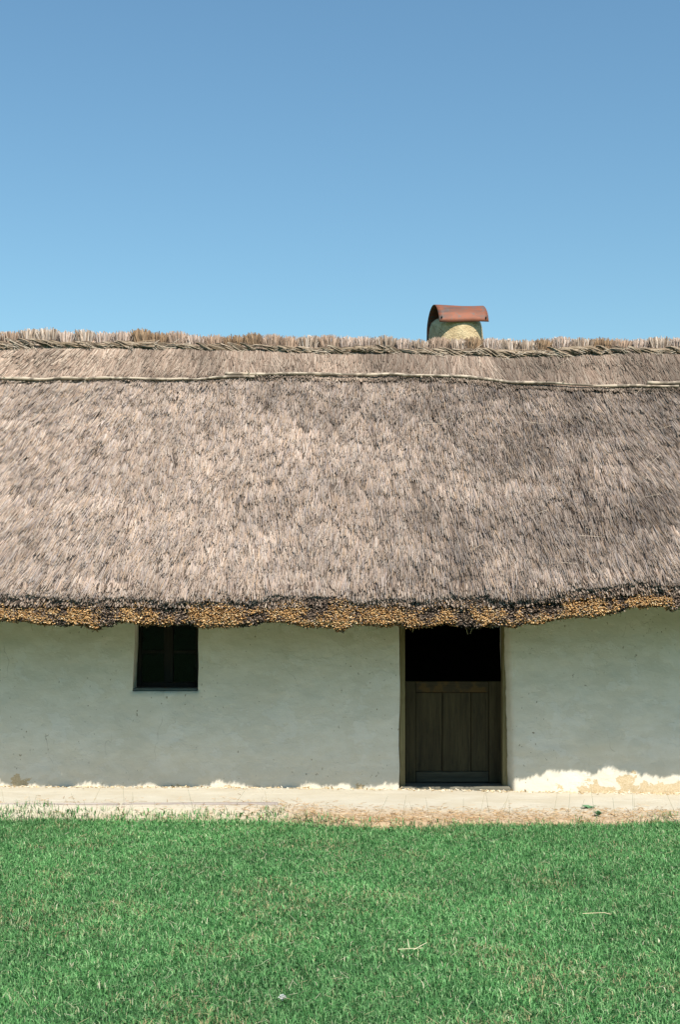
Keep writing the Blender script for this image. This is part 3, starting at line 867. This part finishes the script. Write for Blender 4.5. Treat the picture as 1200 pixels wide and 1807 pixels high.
# --- thin branches pinned along the roof below the ridge
def pole(x0, x1, lift, r0, r1, drift, seed, doff=0.0):
    n = int((x1 - x0) / 0.09) + 2
    xs = np.linspace(x0, x1, n); tt = np.linspace(0, 1, n)
    s = pole_s(xs) + doff + drift * (tt - 0.5) + 0.05 * (fbm(xs * 2.6, seed, 101 + seed) - 0.5)
    p = roof_pt(xs, s) + RN * (lift + 0.012 * (fbm(xs * 2.0, seed + 3, 105) - 0.5))[:, None]
    rad = 0.85 * (r0 + (r1 - r0) * tt) + 0.009 * (vnoise(xs * 7.1, seed, 107) - 0.4)
    seg = 9; V = []
    for i in range(n):
        for j in range(seg):
            an = 2 * math.pi * j / seg
            rj = rad[i] * (1 + 0.12 * math.sin(3 * an + i * 0.4 + seed))
            V.append(p[i] + np.array([0, math.cos(an) * rj, math.sin(an) * rj]))
    q = []
    for i in range(n - 1):
        for j in range(seg):
            j2 = (j + 1) % seg
            q.append([i * seg + j, (i + 1) * seg + j, (i + 1) * seg + j2, i * seg + j2])
    t = []
    for i, flip in ((0, 1), (n - 1, 0)):
        V.append(p[i]); cidx = len(V) - 1
        for j in range(seg):
            j2 = (j + 1) % seg
            t.append([cidx, i * seg + j, i * seg + j2] if flip else [cidx, i * seg + j2, i * seg + j])
    # knots and snapped twig stubs
    V = list(V)
    R_ = random.Random(seed)
    for _ in range(max(2, int((x1 - x0) * 1.6))):
        i = R_.randrange(1, n - 1); b = p[i]; l = R_.uniform(0.025, 0.07)
        d = Vector((R_.uniform(-0.8, 0.8), -0.7, R_.uniform(-0.9, 0.5))).normalized()
        e = np.array(d) * (rad[i] + l)
        k = len(V); sx = np.array([0.008, 0, 0]); sz = np.array([0, 0.004, 0.008])
        V += [b - sx, b + sz, b + sx, b + e - sx * .5, b + e + sz * .5, b + e + sx * .5]
        q += [[k, k + 1, k + 4, k + 3], [k + 1, k + 2, k + 5, k + 4], [k + 2, k, k + 3, k + 5]]; t.append([k + 3, k + 4, k + 5])
    return np_mesh("roof_pole", np.array(V), np.array(q), np.array(t), smooth=False)
rpart("roof_pole", pole(-5.2, -0.92, 0.028, 0.019, 0.014, 0.0, 1, -0.045), M_POLE)
rpart("roof_pole", pole(-1.24, 3.62, 0.040, 0.020, 0.014, 0.0, 2, -0.005), M_POLE)
rpart("roof_pole", pole(3.29, 5.2, 0.045, 0.023, 0.020, 0.0, 3, 0.04), M_POLE)
rpart("roof_pole", pole(3.70, 5.2, 0.028, 0.017, 0.018, 0.0, 4, -0.035), M_POLE)

# --- chimney with its rusted hood
CH_Y = 15.55
CHX = fx(805, CH_Y)
chim = empty("chimney", (CHX, CH_Y - WALL_Y, 4.57), cot)
def cpart(name, me, mat): return link(name, me, mat, chim)
def build_stack():
    seg = 40; prof = [(0.335, -0.6), (0.325, -0.2), (0.318, 0.1), (0.314, 0.22), (0.308, 0.32), (0.302, 0.40), (0.285, 0.46), (0.25, 0.49), (0.21, 0.485), (0.19, 0.40), (0.19, -0.3)]
    V, q = [], []
    for i, (r, z) in enumerate(prof):
        for j in range(seg):
            a = 2 * math.pi * j / seg
            rr = r * (1 + 0.045 * (float(fbm(j * 0.35 if j < 20 else (40 - j) * 0.35, z * 7, 111)) - 0.5))
            V.append((rr * math.cos(a), rr * math.sin(a), z))
    for i in range(len(prof) - 1):
        for j in range(seg):
            j2 = (j + 1) % seg
            q.append([i * seg + j, i * seg + j2, (i + 1) * seg + j2, (i + 1) * seg + j])
    return np_mesh("stack", np.array(V), np.array(q), smooth=True)
cpart("stack", build_stack(), M_CHIM)
def hood_pt(u, a):
    """u along the hood, a around the bent sheet from front edge to back edge."""
    # a in [0,1]
    th = math.radians(-2 + a * 182)
    ry, rz = 0.36, 0.26
    if a <= 1: y, z = -ry * math.cos(th), rz * math.sin(th)
    return u, y, z
def build_hood():
    W = 0.285; nu = 12; na = 26; th = 0.004
    def ring(off):
        rows = []
        for i in range(nu + 1):
            u = -W + 2 * W * i / nu
            r = []
            for j in range(na + 1):
                if j <= 20:
                    an = math.radians(5 + (180 - 5) * j / 20)
                    y, z = -(0.325 + off) * math.cos(an), (0.27 + off) * math.sin(an)
                else:
                    y, z = (0.325 + off) + 0.008 * (j - 20), -0.045 * (j - 20)
                dent = 0.006 * math.sin(u * 9 + j * 0.5)
                r.append((u, y + dent * 0.3, z + dent))
            rows.append(r)
        return rows
    A, B = ring(0), ring(-th)
    V = [p for r in A for p in r] + [p for r in B for p in r]
    m = na + 1; o = (nu + 1) * m; q = []
    for i in range(nu):
        for j in range(na):
            q.append([i * m + j, (i + 1) * m + j, (i + 1) * m + j + 1, i * m + j + 1])
            q.append([o + i * m + j, o + i * m + j + 1, o + (i + 1) * m + j + 1, o + (i + 1) * m + j])
    for i in range(nu):
        q.append([i * m, o + i * m, o + (i + 1) * m, (i + 1) * m])
        a = i * m + na; q.append([a, a + m, o + a + m, o + a])
    for j in range(na):
        q.append([j, j + 1, o + j + 1, o + j])
        a = nu * m + j; q.append([a, o + a, o + a + 1, a + 1])
    me = np_mesh("hood", np.array(V), np.array(q), smooth=True)
    return me
hood = cpart("hood", build_hood(), M_RUST)
hood.location = (0.015, 0.0, 0.39)
hood.rotation_euler = (0, math.radians(-1.2), math.radians(9))
for u in (-0.255, 0.255):
    bm = bmesh.new()
    bmesh.ops.create_cone(bm, cap_ends=True, segments=8, radius1=0.012, radius2=0.008, depth=0.035)
    me = bpy.data.meshes.new("nail"); bm.to_mesh(me); bm.free()
    nl = link("nail", me, M_NAIL, hood)
    nl.location = (u, -0.318, 0.075); nl.rotation_euler = (math.radians(80), 0, 0)

# ------------------------------------------------------------------ lawn grass
def build_grass():
    n = 400000
    Y = rng.uniform(4.6, 12.0, n); X = rng.uniform(-1, 1, n) * (0.25 * Y + 1.1)
    ed = lawn_edge(X)
    keep = rng.random(n) < np.clip((ed - Y) / 0.10 + 0.35 * (fbm(X * 5, Y * 5, 121) > 0.55) , 0, 1) 
    keep &= (Y < ed + 0.12)
    keep &= rng.random(n) < (0.55 + 0.45 * ((0.25 * Y + 1.1) / 4.0))
    bare = fbm(X * 2.6, Y * 2.6, 122, 3)
    keep &= rng.random(n) < np.clip(1.35 - (bare - 0.45) * 2.2, 0.25, 1)
    X, Y, ed = X[keep], Y[keep], ed[keep]; n = len(X)
    cl = fbm(X * 1.1, Y * 1.1, 123, 3); cs = fbm(X * 7, Y * 7, 124, 2)
    hh = 0.022 + 0.018 * rng.random(n) + 0.020 * cs + 0.02 * np.clip(1 - (ed - Y) / 0.35, 0, 1)
    tall = rng.random(n) < 0.012
    hh[tall] *= 1.7
    az = rng.uniform(0, 2 * math.pi, n)
    az = az + (fbm(X * 5, Y * 5, 125, 1) - .5) * 3
    out = 0.35 + 0.9 * rng.random(n)
    z0 = gz(X, Y) - 0.004
    near_path = np.maximum(path_z(X, Y), z0) * (Y > 10.7) + z0 * (Y <= 10.7)
    B = np.stack([X, Y, near_path], -1)
    dirv = np.stack([np.cos(az), np.sin(az), np.zeros(n)], -1)
    sd = np.stack([-np.sin(az), np.cos(az), np.zeros(n)], -1)
    tw = rng.uniform(-0.9, 0.9, n)[:, None]
    sd = unit(sd + dirv * tw)
    w = 0.0014 + 0.0013 * rng.random(n)
    clov = rng.random(n) < 0.02 + 0.10 * np.clip(1 - (ed - Y) / 0.5, 0, 1) * (fbm(X * 3, Y * 3, 128) > 0.5)
    w[clov] *= 3.0; hh[clov] *= 0.85
    w = w[:, None]
    M = B + dirv * (hh * out * 0.30)[:, None] + np.array([0, 0, 1.0]) * (hh * 0.62)[:, None]
    T = B + dirv * (hh * out)[:, None] + np.array([0, 0, 1.0]) * (hh * (1.0 - 0.30 * out))[:, None]
    V = np.empty((n, 5, 3), np.float32)
    V[:, 0] = B - sd * w; V[:, 1] = B + sd * w; V[:, 2] = M - sd * w * 0.9; V[:, 3] = M + sd * w * 0.9; V[:, 4] = T
    b = (np.arange(n) * 5)[:, None]
    q = b + np.array([[0, 1, 3, 2]]); t = b + np.array([[2, 3, 4]])
    C = pick(n, [(0.098, 0.275, 0.078), (0.155, 0.355, 0.118), (0.060, 0.20, 0.055), (0.27, 0.46, 0.19), (0.40, 0.42, 0.21), (0.56, 0.54, 0.35)], [.34, .28, .20, .12, .035, .025])
    C = C * (0.52 + 0.58 * cl + 0.40 * cs)[:, None] * (0.75 + 0.5 * rng.random(n))[:, None]
    yel = fbm(X * 2.1 + 5, Y * 2.1, 126, 3)
    ye = (rng.random(n) < np.clip((yel - 0.56) * 0.9, 0, 0.16)) | (rng.random(n) < (0.10 + 0.35 * np.clip(X + 1.2, 0, 1)) * np.clip(1 - (ed - Y) / 0.16, 0, 1))
    C[ye] = (np.array([0.38, 0.32, 0.16]) * (0.6 + 0.7 * rng.random((n, 1))))[ye]
    CC = np.repeat(C[:, None, :], 5, 1)
    V = V.reshape(-1, 3); CC = CC.reshape(-1, 3)
    # thin seed stalks standing along the edge of the path
    m = 95
    x2 = rng.uniform(-4, 4, m); y2 = lawn_edge(x2) + rng.uniform(-0.25, 0.25, m)
    h2 = 0.10 + 0.22 * rng.random(m) ** 1.5
    Dd = unit(np.stack([rng.normal(0, 0.35, m), rng.normal(0, 0.2, m), np.ones(m)], -1))
    P2 = np.stack([x2, y2, np.full(m, GZ)], -1)
    v2, q2, t2, c2 = strands(P2, Dd, np.tile([[0, -1.0, 0]], (m, 1)), h2, np.full(m, 0.0012), pick(m, [(0.12, 0.13, 0.06), (0.25, 0.22, 0.10), (0.06, 0.10, 0.04)], [.4, .3, .3]), tipw=0.6)
    # pale dry stems in the turf
    m = 1500
    y3 = rng.uniform(4.8, 11.5, m); x3 = rng.uniform(-1, 1, m) * (0.25 * y3 + 1)
    y3 = np.minimum(y3, lawn_edge(x3))
    D3 = unit(np.stack([rng.normal(0, 1, m), rng.normal(0, 1, m), 0.15 + 0.8 * rng.random(m)], -1))
    P3 = np.stack([x3, y3, gz(x3, y3) + 0.02], -1)
    v3, q3, t3, c3 = strands(P3, D3, np.tile([[0.0, -0.3, 0.95]], (m, 1)), 0.03 + 0.035 * rng.random(m), np.full(m, 0.0013), pick(m, [(0.50, 0.46, 0.32), (0.42, 0.36, 0.2), (0.30, 0.36, 0.20)], [.4, .3, .3]), tipw=0.6)
    o2 = len(V); o3 = o2 + len(v2)
    V = np.concatenate([V, v2, v3]); CC = np.concatenate([CC, c2, c3])
    q = np.concatenate([q, q2 + o2, q3 + o3]); t = np.concatenate([t, t2 + o2, t3 + o3])
    return np_mesh("lawn_grass", V, q, t, CC)
tag(link("lawn_grass", build_grass(), M_GRASS), "short mown green lawn with dry stalks in front of the cottage", "grass", kind="stuff")

def build_litter():
    n = 5500
    X = rng.uniform(-4.2, 4.2, n)
    right = np.clip((X + 1.4) / 1.2, 0.12, 1)
    keep = rng.random(n) < right
    X = X[keep]; n = len(X)
    Y = lawn_edge(X) + np.abs(rng.normal(0.02, 0.26, n)) - 0.06
    z = np.maximum(path_z(X, Y), gz(X, Y)) + 0.003
    a = rng.uniform(0, 2 * math.pi, n)
    D = unit(np.stack([np.cos(a), np.sin(a), rng.uniform(-0.05, 0.35, n)], -1))
    C = pick(n, [(0.48, 0.29, 0.13), (0.56, 0.40, 0.22), (0.34, 0.19, 0.08), (0.60, 0.50, 0.34)], [.35, .3, .2, .15]) * (0.6 + 0.6 * rng.random(n))[:, None]
    p1 = strands(np.stack([X, Y, z], -1), D, np.tile([[0, 0, 1.0]], (n, 1)), 0.02 + 0.06 * rng.random(n), 0.0015 + 0.0015 * rng.random(n), C, tipw=0.7)
    # crumbs of fallen plaster and straw chaff at the foot of the wall
    n = 900
    X = rng.uniform(-4.2, 4.2, n); Y = WALL_Y - 0.02 - np.abs(rng.normal(0, 0.06, n))
    D = unit(np.stack([rng.normal(0, 1, n), rng.normal(0, .6, n), rng.uniform(0, .3, n)], -1))
    z = path_z(X, Y) + 0.002
    C = pick(n, [(0.58, 0.46, 0.28), (0.70, 0.62, 0.48), (0.40, 0.28, 0.14)], [.45, .35, .2])
    p2 = strands(np.stack([X, Y, z], -1), D, np.tile([[0, 0, 1.0]], (n, 1)), 0.01 + 0.025 * rng.random(n), 0.004 + 0.006 * rng.random(n), C, tipw=0.6)
    v, q, t, c = join([p1, p2])
    return np_mesh("dry_litter", v, q, t, c)
tag(link("dry_litter", build_litter(), M_DRY), "tan dry straw litter between clay path and lawn", "litter", kind="stuff")

# ------------------------------------------------------------------ small single plants and stems
def weed(name, loc, r, n, label, cat, cols, flat=0.4, group=None, parent=None):
    az = rng.uniform(0, 2 * math.pi, n); el = rng.uniform(flat * 0.3, flat, n)
    L = r * (0.5 + 0.6 * rng.random(n))
    D = np.stack([np.cos(az) * np.cos(el), np.sin(az) * np.cos(el), np.sin(el)], -1)
    sd = np.stack([-np.sin(az), np.cos(az), np.zeros(n)], -1)
    w = (L * 0.28)[:, None]
    B = D * (L * 0.15)[:, None]; M = D * (L * 0.6)[:, None] + [0, 0, 0.01]; T = D * L[:, None]
    V = np.stack([B - sd * w * .2, B + sd * w * .2, M - sd * w, M + sd * w, T], 1).reshape(-1, 3)
    b = (np.arange(n) * 5)[:, None]
    C = np.repeat((pick(n, cols, [1 / len(cols)] * len(cols)) * (0.7 + 0.6 * rng.random(n))[:, None])[:, None, :], 5, 1).reshape(-1, 3)
    o = link(name, np_mesh(name, V, b + np.array([[0, 1, 3, 2]]), b + np.array([[2, 3, 4]]), C), M_GRASS)
    o.location = loc
    return tag(o, label, cat, group)
G3 = [(0.14, 0.28, 0.14), (0.20, 0.36, 0.19), (0.10, 0.22, 0.10)]
x, y = fx(1040, 12.1), 12.1
weed("weed", (x, y, float(path_z(x, y)) + 0.003), 0.075, 18, "flat green weed growing alone on the clay path right of the door", "weed", G3, 0.35)
x, y = fx(1057, 11.72), 11.72
weed("weed", (x, y, float(path_z(x, y)) + 0.01), 0.06, 20, "small green weed in the dry litter at the lawn's edge", "weed", G3, 1.0)

def stem(name, px, py, segs, r, col, label, cat):
    d = (CAM_Z - GZ - 0.05) * 2400 / (py - 1093)
    parts = []
    for (dx, dy, dz, ex, ey, ez) in segs:
        A = np.array([[dx, dy, dz]]); B = np.array([[ex, ey, ez]])
        L = np.linalg.norm(B - A, axis=1)
        for nn in ([0, -0.5, 0.87], [0, 0.5, -0.87]):
            parts.append(strands(A, unit(B - A), np.array([nn]), L, np.array([r]), np.array([col]), tipw=0.8))
    v, q, t, c = join(parts)
    o = link(name, np_mesh(name, v, q, t, c), M_DRY)
    o.location = (fx(px, d), d, GZ + 0.05)
    return tag(o, label, cat)
stem("dry_stem", 730, 1675, [(-0.08, 0, 0.0, 0.05, 0.01, 0.004), (0.0, -0.01, 0.0, 0.07, 0.02, 0.03), (-0.02, 0.0, 0.0, -0.03, 0.01, 0.05)], 0.0019, (0.62, 0.55, 0.36), "forked pale dry stem lying on the lawn below the door", "stem")
stem("dry_stem", 1050, 1612, [(-0.07, 0, 0, 0.06, 0.0, 0.006), (0.055, 0, 0.006, 0.09, -0.02, 0.0)], 0.0022, (0.58, 0.48, 0.30), "thin straight dry stem lying on the lawn's right side", "stem")
d = (CAM_Z - GZ - 0.05) * 2400 / (1768 - 1093)
weed("clover_flower", (fx(498, d), d, GZ + 0.055), 0.028, 34, "small white flower in the grass near the bottom of the picture", "flower", [(0.80, 0.80, 0.74), (0.70, 0.72, 0.62)], 1.4)
